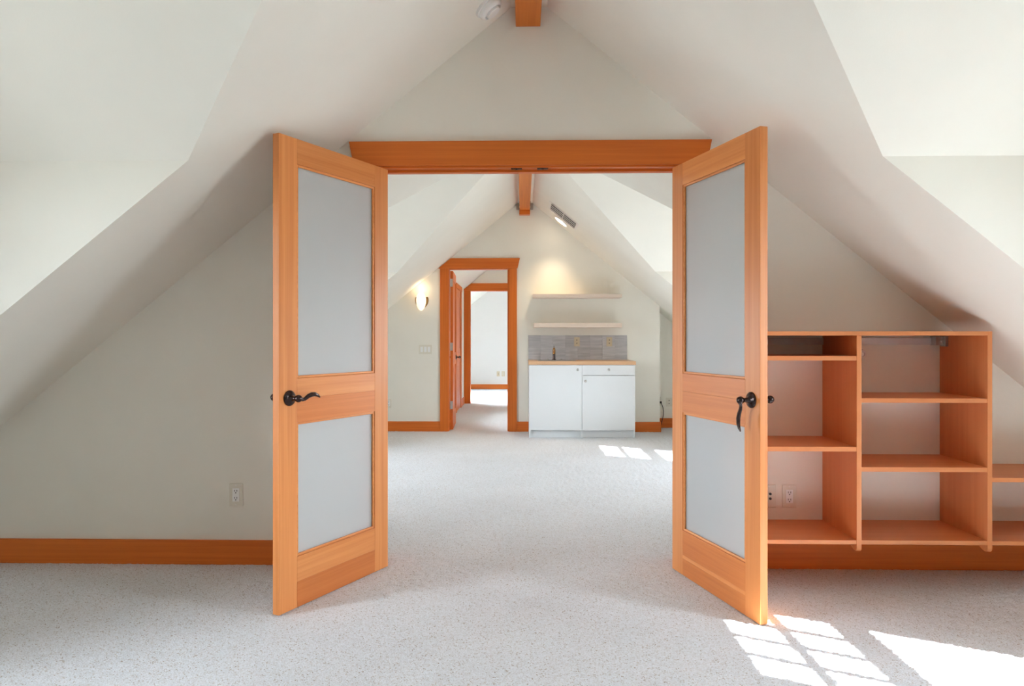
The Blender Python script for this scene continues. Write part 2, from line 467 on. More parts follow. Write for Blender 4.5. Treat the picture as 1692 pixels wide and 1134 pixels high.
# ---- windows
def dormer_window(n, side, yc, label):
    t = thing('window_%d' % n, label, 'window', (side * XE, yc, GZ0 - FR), 0, kind='structure')
    hz = GZ1 - GZ0 + 2 * FR; w = GW + FR
    x0, x1 = -0.01, 0.05
    X = lambda a: side * a
    f = MB()
    f.box(X(x0), X(x1), -w, -w + 0.02, 0, hz).box(X(x0), X(x1), w - 0.02, w, 0, hz)
    f.box(X(x0), X(x1), -w, w, 0, 0.02).box(X(x0), X(x1), -w, w, hz - 0.02, hz)
    f.build('window_frame', 'firZ', t)
    s = MB(); a0, a1 = 0.0, 0.035
    g0, gm0, gm1, g1 = FR, GZM0 - GZ0 + FR, GZM1 - GZ0 + FR, GZ1 - GZ0 + FR
    s.box(X(a0), X(a1), -w + 0.02, -GW, 0.02, hz - 0.02).box(X(a0), X(a1), GW, w - 0.02, 0.02, hz - 0.02)
    s.box(X(a0), X(a1), -GW, GW, 0.02, g0).box(X(a0), X(a1), -GW, GW, gm0, gm1).box(X(a0), X(a1), -GW, GW, g1, hz - 0.02)
    s.build('sash', 'firZ', t)
    for k in (-1, 0, 1):
        MB().box(X(0.008), X(0.026), k * GW / 2 - 0.013, k * GW / 2 + 0.013, gm1, g1).build('muntin', 'firZ', t)
    zm = (gm1 + g1) / 2
    MB().box(X(0.008), X(0.026), -GW, GW, zm - 0.014, zm + 0.014).build('muntin', 'firY', t)
    MB().box(X(0.015), X(0.019), -GW, GW, g0, gm0).build('pane', 'glass', t)
    MB().box(X(0.015), X(0.019), -GW, GW, gm1, g1).build('pane', 'glass', t)
    c = MB(); e = 0.012
    for sy in (-1, 1):
        c.box(X(-0.018), X(0), sy * (w - 0.01), sy * (w + 0.09), -0.0, hz)
    c.box(X(-0.022), X(0), -w - 0.12, w + 0.12, hz, hz + 0.12)
    c.box(X(-0.05), X(0.01), -w - 0.11, w + 0.11, -0.03, 0.0)
    c.build('window_casing', 'firZ', t)
    portal((side * (XE + 0.08), yc, (GZ0 + GZ1) / 2), (-side, 0, 0), 2 * GW, GZ1 - GZ0, 'window_%s_%s_offscreen' % ('right' if side > 0 else 'left', 'front' if yc < 3 else 'far'))
dormer_window(1, 1, WIN_Y[0], 'fir dormer window with gridded upper sash near the orange shelves')
dormer_window(2, 1, WIN_Y[1], 'fir dormer window with gridded upper sash near the kitchenette sink cabinet')
dormer_window(3, -1, WIN_Y[0], 'fir dormer window with gridded upper sash beside the bare outlet wall')
dormer_window(4, -1, WIN_Y[1], 'fir dormer window with gridded upper sash on the wall sconce side')

def added_roof_window(n, x0, x1, y0, y1, label):  # position assumed; added out of view to let daylight into the far rooms
    t = thing('window_%d' % n, label, 'window', (0, 0, 0), 0, kind='structure')
    f = MB(); g = MB()
    nrm = Vector((-PITCH, 0, 1)).normalized()
    def slab(mb, xa, xb, ya, yb, t0, t1):
        pts = [(xa, ya), (xb, ya), (xb, yb), (xa, yb)]
        lo = [Vector((px, py, top(px))) + nrm * t0 for px, py in pts]
        hi = [Vector((px, py, top(px))) + nrm * t1 for px, py in pts]
        mb.add(lo + hi, [(0, 3, 2, 1), (4, 5, 6, 7), (0, 1, 5, 4), (1, 2, 6, 5), (2, 3, 7, 6), (3, 0, 4, 7)])
    e = 0.04
    slab(f, x0 - e, x0 + e, y0 - e, y1 + e, -0.01, 0.08); slab(f, x1 - e, x1 + e, y0 - e, y1 + e, -0.01, 0.08)
    slab(f, x0, x1, y0 - e, y0 + e, -0.01, 0.08); slab(f, x0, x1, y1 - e, y1 + e, -0.01, 0.08)
    f.build('window_frame', 'white', t)
    slab(g, x0 + e, x1 - e, y0 + e, y1 - e, 0.03, 0.036)
    g.build('pane', 'glass', t)
    c = Vector(((x0 + x1) / 2, (y0 + y1) / 2, top((x0 + x1) / 2))) + nrm * 0.1
    portal(c, -nrm, y1 - y0, (x1 - x0) * math.hypot(1, PITCH), 'window_roof_%d_offscreen' % n)
added_roof_window(5, -0.62, -0.12, 9.75, 10.75, 'white framed roof window over the hallway beyond the open door')
added_roof_window(6, -2.2, -1.2, 13.4, 15.1, 'white framed roof window over the white room past the hallway')

# ---- cross walls
def gable(b, y0, y1, x0=-XE - 0.06, x1=XE + 0.06, hole=None, lift=0.02):
    T = lambda x: max(0.05, top(x)) + lift
    def strip(a, c, zb):
        pts = [(a, zb), (c, zb), (c, T(c))]
        if a < XR < c: pts.append((XR, T(XR)))
        pts.append((a, T(a)))
        b.prism(pts, 'Y', y0, y1)
    if hole is None: strip(x0, x1, 0)
    else:
        a, c, z0, z1 = hole
        strip(x0, a, 0); strip(c, x1, 0); strip(a, c, z1)
        if z0 > 0: b.prism([(a, 0), (c, 0), (c, z0), (a, z0)], 'Y', y0, y1)
    return b
DL, DR = -0.717, 0.792                       # French door jamb faces
w = gable(MB(), Y_PART, Y_PART + PT, hole=(DL - 0.02, DR + 0.02, 0, 2.05)).build('wall_front', 'wall')
tag(w, 'cream gable partition wall holding the open double doors', 'wall', kind='structure')
KL, KR = -0.917, -0.174
b = gable(MB(), Y_KIT, Y_KIT + KT, x1=1.708, hole=(KL - 0.02, KR + 0.02, 0, 2.05))
b.prism([(1.60, 0), (1.708, 0), (1.708, top(1.708) + 0.02), (1.60, top(1.60) + 0.02)], 'Y', Y_KIT + KT, Y_REC)
w = b.build('wall_kitchenette', 'wall'); tag(w, 'cream gable wall behind the white sink cabinet and wall sconce', 'wall', kind='structure')
w = gable(MB(), Y_REC, Y_REC + 0.1, x0=1.60).build('wall_recess', 'wall'); tag(w, 'cream set-back wall strip with outlets past the kitchenette wall corner', 'wall', kind='structure')
w = gable(MB(), Y_BACK - 0.1, Y_BACK).build('wall_back', 'wall'); tag(w, 'cream gable end wall facing the double doors', 'wall', kind='structure')
HX0, HX1 = -1.045, 0.85
b = MB()
b.prism([(HX0 - 0.1, 0), (HX0, 0), (HX0, top(HX0) + 0.02), (HX0 - 0.1, top(HX0 - 0.1) + 0.02)], 'Y', Y_KIT + KT, Y_HALL)
w = b.build('wall_hall_left', 'wall'); tag(w, 'cream hallway side wall with a closed wooden door', 'wall', kind='structure')
b = MB()
b.prism([(HX1, 0), (HX1 + 0.1, 0), (HX1 + 0.1, top(HX1 + 0.1) + 0.02), (HX1, top(HX1) + 0.02)], 'Y', Y_KIT + KT, Y_HALL)
w = b.build('wall_hall_right', 'wall'); tag(w, 'cream blank hallway side wall facing the closed wooden door', 'wall', kind='structure')
EL, ER = -0.93, -0.17
w = gable(MB(), Y_HALL, Y_HALL + 0.12, hole=(EL - 0.02, ER + 0.02, 0, 2.04)).build('wall_hall_end', 'wall'); tag(w, 'cream wall around the far inner doorway of the hallway', 'wall', kind='structure')
w = gable(MB(), Y_BED, Y_BED + 0.1).build('wall_bedroom', 'bedroom_wall'); tag(w, 'bright white wall of the room past the hallway', 'wall', kind='structure')

# ------------------------------------------------------------------ ridge beams
t = thing('ridge_beam', 'orange fir ridge beam above the double doors in the front room', 'beam', (0.029, 0, 0))
MB().box(-0.063, 0.063, Y_BACK, Y_PART, 2.752, 2.93).build('timber', 'beam', t, bevel=0.004)
t = thing('ridge_beam', 'orange fir ridge beam ending on a small block over the kitchenette wall', 'beam', (0.029, 0, 0))
MB().box(-0.063, 0.063, Y_PART + PT, Y_KIT, 2.752, 2.93).build('timber', 'beam', t, bevel=0.004)
tag(MB().box(-0.066, 0.066, 8.895, Y_KIT, 2.70, 2.752).build('bearing_block', 'redX', t, bevel=0.003), 'small wooden bearing block')
for sx in (-1, 1):
    MB().box(sx * 0.0635, sx * 0.073, 8.86, 8.995, 2.79, 2.851).box(sx * 0.066, sx * 0.105, 8.985, Y_KIT, 2.77, 2.851).build('hanger_plate', 'steel', t)

# ------------------------------------------------------------------ trims around door openings
def head_poly(x0, x1, z0, z1, s0, s1): return [(x0, z0), (x1, z0), (x1 + s1, z1), (x0 - s0, z1)]
t = thing('trim_1', 'wide orange fir casing with flared head around the double doors', 'door casing', (0, Y_PART, 0), 0, kind='structure')
MB().prism(head_poly(-0.859, 0.930, 2.040, 2.165, 0.025, 0.025), 'Y', -0.028, 0.0).build('head_casing', 'firX', t, bevel=0.002)
MB().box(DL - 0.108, DL - 0.006, -0.015, 0, 0, 2.040).build('side_casing', 'firZ', t, bevel=0.002)
MB().box(DR + 0.006, DR + 0.108, -0.015, 0, 0, 2.040).build('side_casing', 'firZ', t, bevel=0.002)
MB().prism(head_poly(-0.859, 0.930, 2.040, 2.165, 0.025, 0.025), 'Y', PT, PT + 0.028).build('head_casing', 'firX', t, bevel=0.002)
MB().box(DL - 0.108, DL - 0.006, PT, PT + 0.018, 0, 2.040).build('side_casing', 'firZ', t, bevel=0.002)
MB().box(DR + 0.006, DR + 0.108, PT, PT + 0.018, 0, 2.040).build('side_casing', 'firZ', t, bevel=0.002)
MB().box(DL - 0.02, DL, -0.012, PT + 0.003, 0, 2.05).build('jamb', 'firZ', t, bevel=0.001)
MB().box(DR, DR + 0.02, -0.012, PT + 0.003, 0, 2.05).build('jamb', 'firZ', t, bevel=0.001)
MB().box(DL, DR, -0.012, PT + 0.003, 2.031, 2.05).build('head_jamb', 'firX', t, bevel=0.001)
MB().box(DL, DR, 0.038, 0.075, 2.019, 2.031).build('door_stop', 'firX', t, bevel=0.001)
MB().box(DL, DL + 0.012, 0.038, 0.075, 0, 2.019).build('door_stop', 'firZ', t, bevel=0.001)
MB().box(DR - 0.012, DR, 0.038, 0.075, 0, 2.019).build('door_stop', 'firZ', t, bevel=0.001)
for x in (-0.030, 0.104):
    tag(MB().box(x - 0.028, x + 0.028, -0.002, 0.024, 2.0265, 2.033).lathe([(0.006, 0), (0.005, 0.0015), (0.002, 0.0025)], (x, 0.011, 2.0265), (0, 0, -1), 12)
        .build('ball_catch', 'bronze', t, bevel=0.001), 'black ball catch plate')

def doorway_trim(name, label, y, thick, xl, xr, zh, mat, left_clip=True, back=True, lim=-9):
    t = thing(name, label, 'door casing', (0, y, 0), 0, kind='structure')
    cz0, cz1 = zh + 0.009, zh + 0.137
    def head(ya, yb):
        xr1 = xr + 0.114
        if left_clip:
            poly = [(max(lim, xat(cz0, -1) + 0.008), cz0), (xr1, cz0), (xr1 + 0.03, cz1), (xat(cz1, -1) + 0.008, cz1)]
            if lim > -2: poly.append((lim, top(lim) - 0.004))
        else:
            poly = head_poly(xl - 0.114, xr1, cz0, cz1, 0.03, 0.03)
        MB().prism(poly, 'Y', ya, yb).build('head_casing', mat + 'X', t, bevel=0.002)
    for ya, yb in ((-0.026, 0),) + (((thick, thick + 0.026),) if back else ()):
        head(ya, yb)
        MB().box(xl - 0.112, xl - 0.005, ya + 0.006 if ya < 0 else ya, yb if ya < 0 else yb - 0.006, 0, cz0).build('side_casing', mat + 'Z', t, bevel=0.002)
        MB().box(xr + 0.005, xr + 0.106, ya + 0.006 if ya < 0 else ya, yb if ya < 0 else yb - 0.006, 0, cz0).build('side_casing', mat + 'Z', t, bevel=0.002)
    MB().box(xl - 0.02, xl, -0.002, thick + 0.002, 0, zh + 0.018).build('jamb', mat + 'Z', t)
    MB().box(xr, xr + 0.02, -0.002, thick + 0.002, 0, zh + 0.018).build('jamb', mat + 'Z', t)
    MB().box(xl, xr, -0.002, thick + 0.002, zh, zh + 0.018).build('head_jamb', mat + 'X', t)
    MB().box(xr - 0.012, xr, 0.03, 0.065, 0, zh).build('door_stop', mat + 'Z', t)
    return t
t2 = doorway_trim('trim_2', 'orange fir casing around the open doorway beside the wall sconce', Y_KIT, KT, KL, KR, 2.030, 'fir')
tag(MB().box(KR - 0.003, KR, 0.075, 0.105, 0.94, 1.01).build('strike_plate', 'bronze', t2), 'dark metal strike plate')
doorway_trim('trim_3', 'fir casing around the inner doorway at the hallway end', Y_HALL, 0.12, EL, ER, 2.015, 'red', lim=HX0 + 0.002)
# closed door and its casing on the hall side wall
t = thing('trim_4', 'fir casing around the closed hallway side door', 'door casing', (HX0, 11.20, 0), 0, kind='structure')
MB().prism([(-0.0, 1.955), (1.03, 1.955), (1.05, 2.035), (-0.02, 2.035)], 'X', 0, 0.022).build('head_casing', 'redY', t, bevel=0.001)
for a in (0.02, 0.90): MB().box(0, 0.018, a, a + 0.11, 0, 1.955).build('side_casing', 'redZ', t, bevel=0.001)
d = thing('door_4', 'closed fir panel door in the hallway side wall', 'door', (HX0, 11.33, 0), 0, kind='structure')
MB().box(0, 0.006, 0, 0.11, 0.01, 1.955).build('stile', 'redZ', d); MB().box(0, 0.006, 0.66, 0.77, 0.01, 1.955).build('stile', 'redZ', d)
for z0, z1 in ((0.01, 0.22), (0.85, 1.0), (1.84, 1.955)): MB().box(0, 0.006, 0.11, 0.66, z0, z1).build('rail', 'redY', d)
for z0, z1 in ((0.22, 0.85), (1.0, 1.84)): MB().box(0, 0.002, 0.11, 0.66, z0, z1).build('door_panel', 'redZ', d)

# ------------------------------------------------------------------ lever handle
def lever_handle(parent, x, z, ny, yface, toward=-1, droop=0.0, scale=1.0):
    """rosette + stem on a door face; ny = +-1 outward local y"""
    b = MB()
    s = scale
    b.lathe([(0.0335 * s, 0), (0.0335 * s, 0.004), (0.031 * s, 0.008), (0.022 * s, 0.012), (0.014 * s, 0.015), (0.010 * s, 0.022), (0.0085 * s, 0.036)], (x, yface, z), (0, ny, 0), 28)
    hnd = b.build('lever_handle', 'bronze', parent, smooth=True)
    l = MB(); yh = yface + ny * 0.052
    ball = [(0.0005, -0.0165)] + [(0.0165 * math.cos(a), 0.0165 * math.sin(a)) for a in [R(k) for k in range(-70, 71, 20)]] + [(0.0005, 0.0165)]
    l.lathe([(0.0085, -0.02), (0.0085, 0.0)], (x, yh, z), (0, ny, 0), 16)
    l.lathe(ball, (x, yh, z), (0, ny, 0), 20)
    path = [(0.008, 0.0), (0.022, -0.006), (0.036, -0.004), (0.055, 0.006), (0.075, 0.012), (0.097, 0.012), (0.115, 0.006), (0.128, -0.003)]
    rad = [0.010, 0.0075, 0.0085, 0.010, 0.0105, 0.0095, 0.007, 0.003]
    ca, sa = math.cos(droop), math.sin(droop)
    pts = []
    for u, v in path:
        px, pz = toward * u, v
        px, pz = px * ca - pz * sa, px * sa + pz * ca
        pts.append((x + px * s, yh + ny * 0.002, z + pz * s))
    l.tube(pts, rad, 12, flat=0.75, side=(0, ny, 0))
    l.build('lever', 'bronze', hnd, smooth=True)
    return hnd

# ------------------------------------------------------------------ French doors
DW, DH, DT = 0.743, 2.020, 0.035
def french_door(name, label, hinge, angle, s, droop):
    """local x from hinge to free edge; visible face at y=0 looking +s*y"""
    t = thing(name, label, 'door', (hinge[0], hinge[1], 0), angle, kind='structure')
    y0, y1 = 0.0, -s * DT
    z0, zt = 0.004, DH
    sw = 0.105
    def rail(xa, xb, za, zb, m, nm): MB().box(xa, xb, y0, y1, za, zb).build(nm, m, t, bevel=0.0015)
    rail(0, sw, z0, zt, 'doorZ', 'stile'); rail(DW - sw, DW, z0, zt, 'doorZ', 'stile')
    rail(sw, DW - sw, 1.912, zt, 'doorX', 'top_rail')
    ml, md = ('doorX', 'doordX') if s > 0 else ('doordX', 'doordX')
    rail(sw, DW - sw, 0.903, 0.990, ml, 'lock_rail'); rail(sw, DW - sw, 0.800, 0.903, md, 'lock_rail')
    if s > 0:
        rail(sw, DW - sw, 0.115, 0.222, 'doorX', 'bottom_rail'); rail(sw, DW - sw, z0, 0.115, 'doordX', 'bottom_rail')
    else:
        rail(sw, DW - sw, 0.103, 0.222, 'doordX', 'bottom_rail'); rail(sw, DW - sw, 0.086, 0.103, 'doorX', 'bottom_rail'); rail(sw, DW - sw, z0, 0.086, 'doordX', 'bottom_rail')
    for za, zb in ((0.222, 0.800), (0.990, 1.912)):
        xa, xb = sw, DW - sw
        bd = MB()
        for ya, yb in ((-s * 0.003, -s * 0.0135), (y1 + s * 0.003, y1 + s * 0.0135)):
            ym = (ya + yb) / 2
            k = 0.011
            bd.box(xa, xa + k, ya, yb, za, zb).box(xb - k, xb, ya, yb, za, zb)
            bd.box(xa + k, xb - k, ya, yb, za, za + k).box(xa + k, xb - k, ya, yb, zb - k, zb)
        bd.build('glazing_bead', 'doorX', t, bevel=0.003)
        g = MB().box(xa + 0.001, xb - 0.001, -s * 0.0145, y1 + s * 0.0145, za + 0.001, zb - 0.001).build('glass_pane', 'frosted', t)
        g['label'] = 'frosted glass pane'
    lever_handle(t, 0.684, 0.908, s, 0.0, -1, droop)
    lever_handle(t, 0.684, 0.908, -s, y1, -1, 0.0)
    for z in (0.20, 1.0, 1.80):
        MB().lathe([(0.006, -0.048), (0.0065, -0.044), (0.0065, 0.044), (0.006, 0.048)], (-0.004, y1 - s * 0.001, z), (0, 0, 1), 12).box(-0.0015, 0, y1 + s * 0.002, y1 + s * 0.028, z - 0.044, z + 0.044).build('hinge', 'bronze', t)
    return t
aL = math.atan2(2.98 - 3.645, -1.015 + 0.683); aR = math.atan2(2.93 - 3.645, 0.96 - 0.755)
french_door('door_1', 'open fir glazed door with lever level beside the bare outlet wall', (-0.683, 3.645), aL, 1, 0.0)
french_door('door_2', 'open fir glazed door with drooping lever beside the built-in shelves', (0.755, 3.645), aR, -1, R(90))

# ------------------------------------------------------------------ far panelled door (open into hall)
t = thing('door_3', 'fir panel door swung open into the hallway', 'door', (KL + 0.004, Y_KIT + 0.105, 0), R(92.3), kind='structure')
W3 = 0.735
for xa, xb in ((0, 0.11), (W3 - 0.11, W3)): MB().box(xa, xb, -0.035, 0, 0.01, 2.02).build('stile', 'redZ', t, bevel=0.001)
for za, zb in ((0.01, 0.22), (0.82, 0.98), (1.90, 2.02)): MB().box(0.11, W3 - 0.11, -0.035, 0, za, zb).build('rail', 'redX', t, bevel=0.001)
for za, zb in ((0.22, 0.82), (0.98, 1.90)): MB().box(0.11, W3 - 0.11, -0.025, -0.010, za, zb).build('door_panel', 'redZ', t)
lever_handle(t, W3 - 0.06, 0.91, -1, -0.035, -1, 0.0); lever_handle(t, W3 - 0.06, 0.91, 1, 0.0, -1, 0.0)
for z in (0.32, 1.06, 1.87):
    MB().box(-0.003, 0, -0.032, -0.002, z - 0.05, z + 0.05).lathe([(0.006, -0.05), (0.006, 0.05)], (-0.004, 0.0, z), (0, 0, 1), 12).build('hinge', 'steel', t)

# ------------------------------------------------------------------ baseboards
def base(name, label, runs, mat='fir', hgt=0.125):
    """runs: (x0,x1,y0,y1)"""
    t = thing(name, label, 'baseboard', (0, 0, 0), 0, kind='structure')
    for x0, x1, y0, y1 in runs:
        ax = 'X' if abs(x1 - x0) > abs(y1 - y0) else 'Y'
        MB().box(x0, x1, y0, y1, 0, hgt).build('board', mat + ax, t, bevel=0.002)
base('baseboard_left', 'orange fir baseboard under the bare outlet wall', [(-XE, DL - 0.108, Y_PART - 0.016, Y_PART)])
base('baseboard_right', 'orange fir baseboard beneath the built-in shelves', [(DR + 0.108, XE, Y_PART - 0.016, Y_PART)])
base('baseboard_kitchenette', 'orange fir baseboard along the kitchenette wall under the sconce', [(-XE, KL - 0.112, Y_KIT - 0.016, Y_KIT), (KR + 0.106, 1.724, Y_KIT - 0.016, Y_KIT), (1.708, 1.724, Y_KIT, Y_REC)])
base('baseboard_recess', 'orange fir baseboard of the set-back wall below the plugged cord', [(1.724, XE, Y_REC - 0.016, Y_REC)])
base('baseboard_hall', 'fir baseboard strip along the hallway side wall', [(HX0, HX0 + 0.015, Y_KIT + KT + 0.03, 11.21), (HX0, HX0 + 0.015, 12.22, Y_HALL - 0.03)], 'red')
base('baseboard_bedroom', 'orange fir baseboard under the bright white wall past the hallway', [(-XE, XE, Y_BED - 0.016, Y_BED)], 'fir', 0.11)

# ------------------------------------------------------------------ built-in shelf unit
YF, YBk = 3.30, Y_PART
t = thing('wall_shelf_unit', 'cherry-coloured open shelving unit mounted under the sloping ceiling', 'shelf unit', (0, 0, 0))
X0, D1a, D1b, D2a, D2b, X3 = 0.955, 1.515, 1.537, 2.099, 2.120, 2.72
def foot_profile(ztop, zfoot=0.195):
    pts = [(YF, ztop), (YF, zfoot + 0.018)]
    for a in (20, 45, 70): pts.append((YF + 0.018 - 0.018 * math.cos(R(a)), zfoot + 0.018 - 0.018 * math.sin(R(a))))
    pts += [(YF + 0.022, zfoot), (YF + 0.036, zfoot + 0.002), (YF + 0.055, zfoot + 0.010), (YF + 0.085, zfoot + 0.026), (YF + 0.10, zfoot + 0.032), (YBk - 0.001, zfoot + 0.032), (YBk - 0.001, ztop)]
    return pts
for xa, xb, zt in ((X0 - 0.022, X0, 1.175), (D1a, D1b, 1.175), (D2a, D2b, 1.194), (X3, X3 + 0.021, 0.532)):
    MB().prism(foot_profile(zt), 'X', xa, xb).build('side_panel', 'lamZ', t, bevel=0.001)
MB().box(X0 - 0.022, D2a, YF, YBk - 0.001, 1.175, 1.194).build('top_board', 'lamX', t, bevel=0.001)
for xa, xb, za, zb in ((X0, D1a, 1.061, 1.082), (X0, D1a, 0.648, 0.669), (X0, D1a, 0.227, 0.246),
                       (D1b, D2a, 0.870, 0.890), (D1b, D2a, 0.557, 0.578), (D1b, D2a, 0.227, 0.246),
                       (D2b, X3, 0.512, 0.532), (D2b, X3, 0.227, 0.246)):
    MB().box(xa, xb, YF + 0.002, YBk - 0.001, za, zb).build('shelf', 'lamX', t, bevel=0.001)
for xa, xb in ((X0, D1a), (D1b, D2a)):
    tag(MB().box(xa, xb, YBk - 0.014, YBk, 1.130, 1.164).build('hanging_rail', 'rail_metal', t), 'grey metal hanging rail')
hb = MB().box(2.050, 2.085, YBk - 0.055, YBk - 0.004, 1.128, 1.172).box(2.085, D2a, YBk - 0.075, YBk - 0.030, 1.122, 1.172).lathe([(0.006, 0), (0.006, 0.01)], (2.078, YBk - 0.055, 1.15), (0, -1, 0), 12)
tag(hb.build('cabinet_hanger', 'steel', t, bevel=0.001), 'silver metal cabinet hanger')
t = thing('wall_grommet', 'small round white fitting on the wall behind the middle shelf bay', 'fitting', (1.706, Y_PART, 1.083))
MB().lathe([(0.026, 0), (0.026, 0.006), (0.022, 0.010), (0.017, 0.010), (0.0165, 0.004), (0.012, 0.004)], (0, 0, 0), (0, -1, 0), 28).build('ring', 'plug_white', t, smooth=True)
MB().lathe([(0.0165, 0.002), (0.0165, 0.0045), (0.010, 0.0045)], (0, 0, 0), (0, -1, 0), 28).build('groove', 'plug_white', t)
MB().lathe([(0.011, 0.002), (0.011, 0.012), (0.008, 0.015), (0.001, 0.0155)], (0, 0, 0), (0, -1, 0), 24).build('button', 'plug_white', t, smooth=True)

# ------------------------------------------------------------------ outlets, switches
def outlet(label, x, y, z, plate='plate', insert='plug_white', kind='duplex', group=None, w=0.070, hgt=0.115):
    t = thing('power_outlet' if kind != 'jack' else 'cable_jack', label, 'outlet' if kind != 'jack' else 'wall jack', (x, y, z), 0, group)
    MB().box(-w / 2, w / 2, -0.006, 0, -hgt / 2, hgt / 2).build('cover_plate', plate, t, bevel=0.002)
    if kind == 'duplex':
        r = MB().box(-0.0175, 0.0175, -0.0085, -0.005, -0.034, 0.034).build('receptacle', insert, t, bevel=0.001)
        for zc in (0.018, -0.018):
            MB().box(-0.0075, -0.0050, -0.0090, -0.0080, zc - 0.001, zc + 0.008).build('slot', 'slot', r)
            MB().box(0.0050, 0.0075, -0.0090, -0.0080, zc - 0.001, zc + 0.008).build('slot', 'slot', r)
            MB().lathe([(0.0028, 0), (0.0028, 0.001)], (0, -0.008, zc - 0.007), (0, -1, 0), 10).build('slot', 'slot', r)
    elif kind == 'jack':
        for zc in (0.012, -0.012):
            MB().lathe([(0.0065, 0), (0.0065, 0.004), (0.003, 0.004), (0.003, 0.007)], (0.006, -0.006, zc), (0, -1, 0), 12).build('jack', 'slot', t)
    elif kind == 'round':
        for zc in (0.02, -0.02):
            MB().lathe([(0.015, 0), (0.015, 0.002), (0.013, 0.003)], (0, -0.006, zc), (0, -1, 0), 16).build('receptacle', insert, t)
            MB().box(-0.006, 0.006, -0.0098, -0.0085, zc - 0.003, zc + 0.006).build('slot', 'slot', t)
    for zc in (hgt / 2 - 0.008, -hgt / 2 + 0.008):
        MB().lathe([(0.0025, 0), (0.0025, 0.001)], (0, -0.006, zc), (0, -1, 0), 8).build('screw', 'plug_white', t)
    return t
outlet('ivory power outlet low on the bare wall beside the open door', -1.472, Y_PART, 0.357)
outlet('ivory power outlet inside the lowest shelf bay beside the open door', 1.348, Y_PART, 0.363)
outlet('ivory cable jack plate half hidden behind the open door edge', 1.246, Y_PART, 0.364, kind='jack')
outlet('beige power outlet on the grey tiles next to the faucet', 0.679, Y_KIT - 0.012, 1.123, 'beige_plate', 'beige_plate', 'round')
outlet('beige power outlet on the grey tiles above the cabinet drawer', 1.082, Y_KIT - 0.012, 1.123, 'beige_plate', 'beige_plate', 'round')
outlet('ivory power outlet low on the sconce wall, near the sloping ceiling', -1.676, Y_KIT, 0.350)
outlet('ivory power outlet on the set-back wall without a cord', 1.912, Y_REC, 0.335, 'plate', 'plate', 'round', w=0.08)
outlet('ivory power outlet on the set-back wall with a black cord plugged in', 1.775, Y_REC, 0.345, 'plate', 'plate', 'round')
outlet('beige blank-faced plate on the white wall past the hallway', -0.555, Y_BED, 0.352, 'beige_plate', 'beige_plate', 'jack')
outlet('beige power outlet on the white wall past the hallway', -0.44, Y_BED, 0.352, 'beige_plate', 'plug_white', 'round')
c = MB()  # black plug with its power cord, in one mesh
c.box(1.788, 1.812, Y_REC - 0.035, Y_REC - 0.008, 0.318, 0.345)
c.tube([(1.80, Y_REC - 0.035, 0.33), (1.808, Y_REC - 0.05, 0.31), (1.822, Y_REC - 0.055, 0.27), (1.832, Y_REC - 0.05, 0.22), (1.833, Y_REC - 0.045, 0.17), (1.826, Y_REC - 0.03, 0.13), (1.80, Y_REC - 0.05, 0.05), (1.78, Y_REC - 0.06, 0.006), (1.78, Y_REC - 0.02, 0.006)], 0.0045, 8)
o = c.build('charging_cable', 'cord', None, smooth=True); tag(o, 'black charging cable hanging from the outlet on the set-back wall', 'cable')
t = thing('light_switch', 'ivory three-gang light switch below the wall sconce', 'switch', (-1.214, Y_KIT, 1.027))
MB().box(-0.081, 0.081, -0.006, 0, -0.058, 0.058).build('cover_plate', 'plate', t, bevel=0.002)
for k in (-1, 0, 1):
    MB().prism([(-0.006, -0.033), (-0.0075, -0.033), (-0.0105, 0.033), (-0.006, 0.033)], 'X', k * 0.046 - 0.016, k * 0.046 + 0.016).build('rocker', 'plug_white', t)

# ------------------------------------------------------------------ kitchenette
CY, CX0, CXM, CX1 = 8.415, 0.078, 0.697, 1.315
def knob(parent, x, z):
    MB().lathe([(0.006, 0), (0.006, 0.012), (0.014, 0.018), (0.015, 0.024), (0.011, 0.028), (0.001, 0.029)], (x, CY, z), (0, -1, 0), 18).build('knob', 'steel', parent, smooth=True)
def base_unit(label, x0, x1, drawer, knob_right):
    t = thing('base_cabinet', label, 'cabinet', (0, 0, 0))
    yb = Y_KIT - 0.016
    c = MB()
    c.box(x0, x0 + 0.016, CY + 0.018, yb, 0.0, 0.856).box(x1 - 0.016, x1, CY + 0.018, yb, 0.0, 0.856)
    c.box(x0 + 0.016, x1 - 0.016, CY + 0.019, yb, 0.09, 0.106).box(x0 + 0.016, x1 - 0.016, yb - 0.006, yb, 0.106, 0.856)
    c.box(x0 + 0.016, x1 - 0.016, CY + 0.019, yb, 0.70, 0.712) if drawer else None
    c.build('carcass', 'lacquer', t)
    MB().box(x0 + 0.016, x1 - 0.016, CY + 0.055, CY + 0.07, 0, 0.09).build('toe_kick', 'lacquer', t)
    if x1 > 1.0: pass
    zt = 0.853
    if drawer:
        d = MB().box(x0 + 0.002, x1 - 0.002, CY, CY + 0.018, 0.736, zt).build('drawer_front', 'lacquer', t, bevel=0.0015)
        knob(d, (x0 + x1) / 2, 0.800); zt = 0.731
    d = MB().box(x0 + 0.002, x1 - 0.002, CY, CY + 0.018, 0.092, zt).build('cabinet_door', 'lacquer', t, bevel=0.0015)
    knob(d, x1 - 0.052 if knob_right else x0 + 0.038, 0.800 if knob_right else 0.668)
base_unit('white laminate base cabinet with one tall door under the sink', CX0, CXM, False, True)
base_unit('white laminate base cabinet with a drawer above its door', CXM, CX1, True, False)
t = thing('worktop', 'pale birch worktop lying across both white base cabinets', 'worktop', (0, 0, 0))
wy0, wy1 = CY - 0.01, Y_KIT - 0.012
sx0, sx1, sy0, sy1 = 0.20, 0.62, 8.50, 8.86
wm = MB()
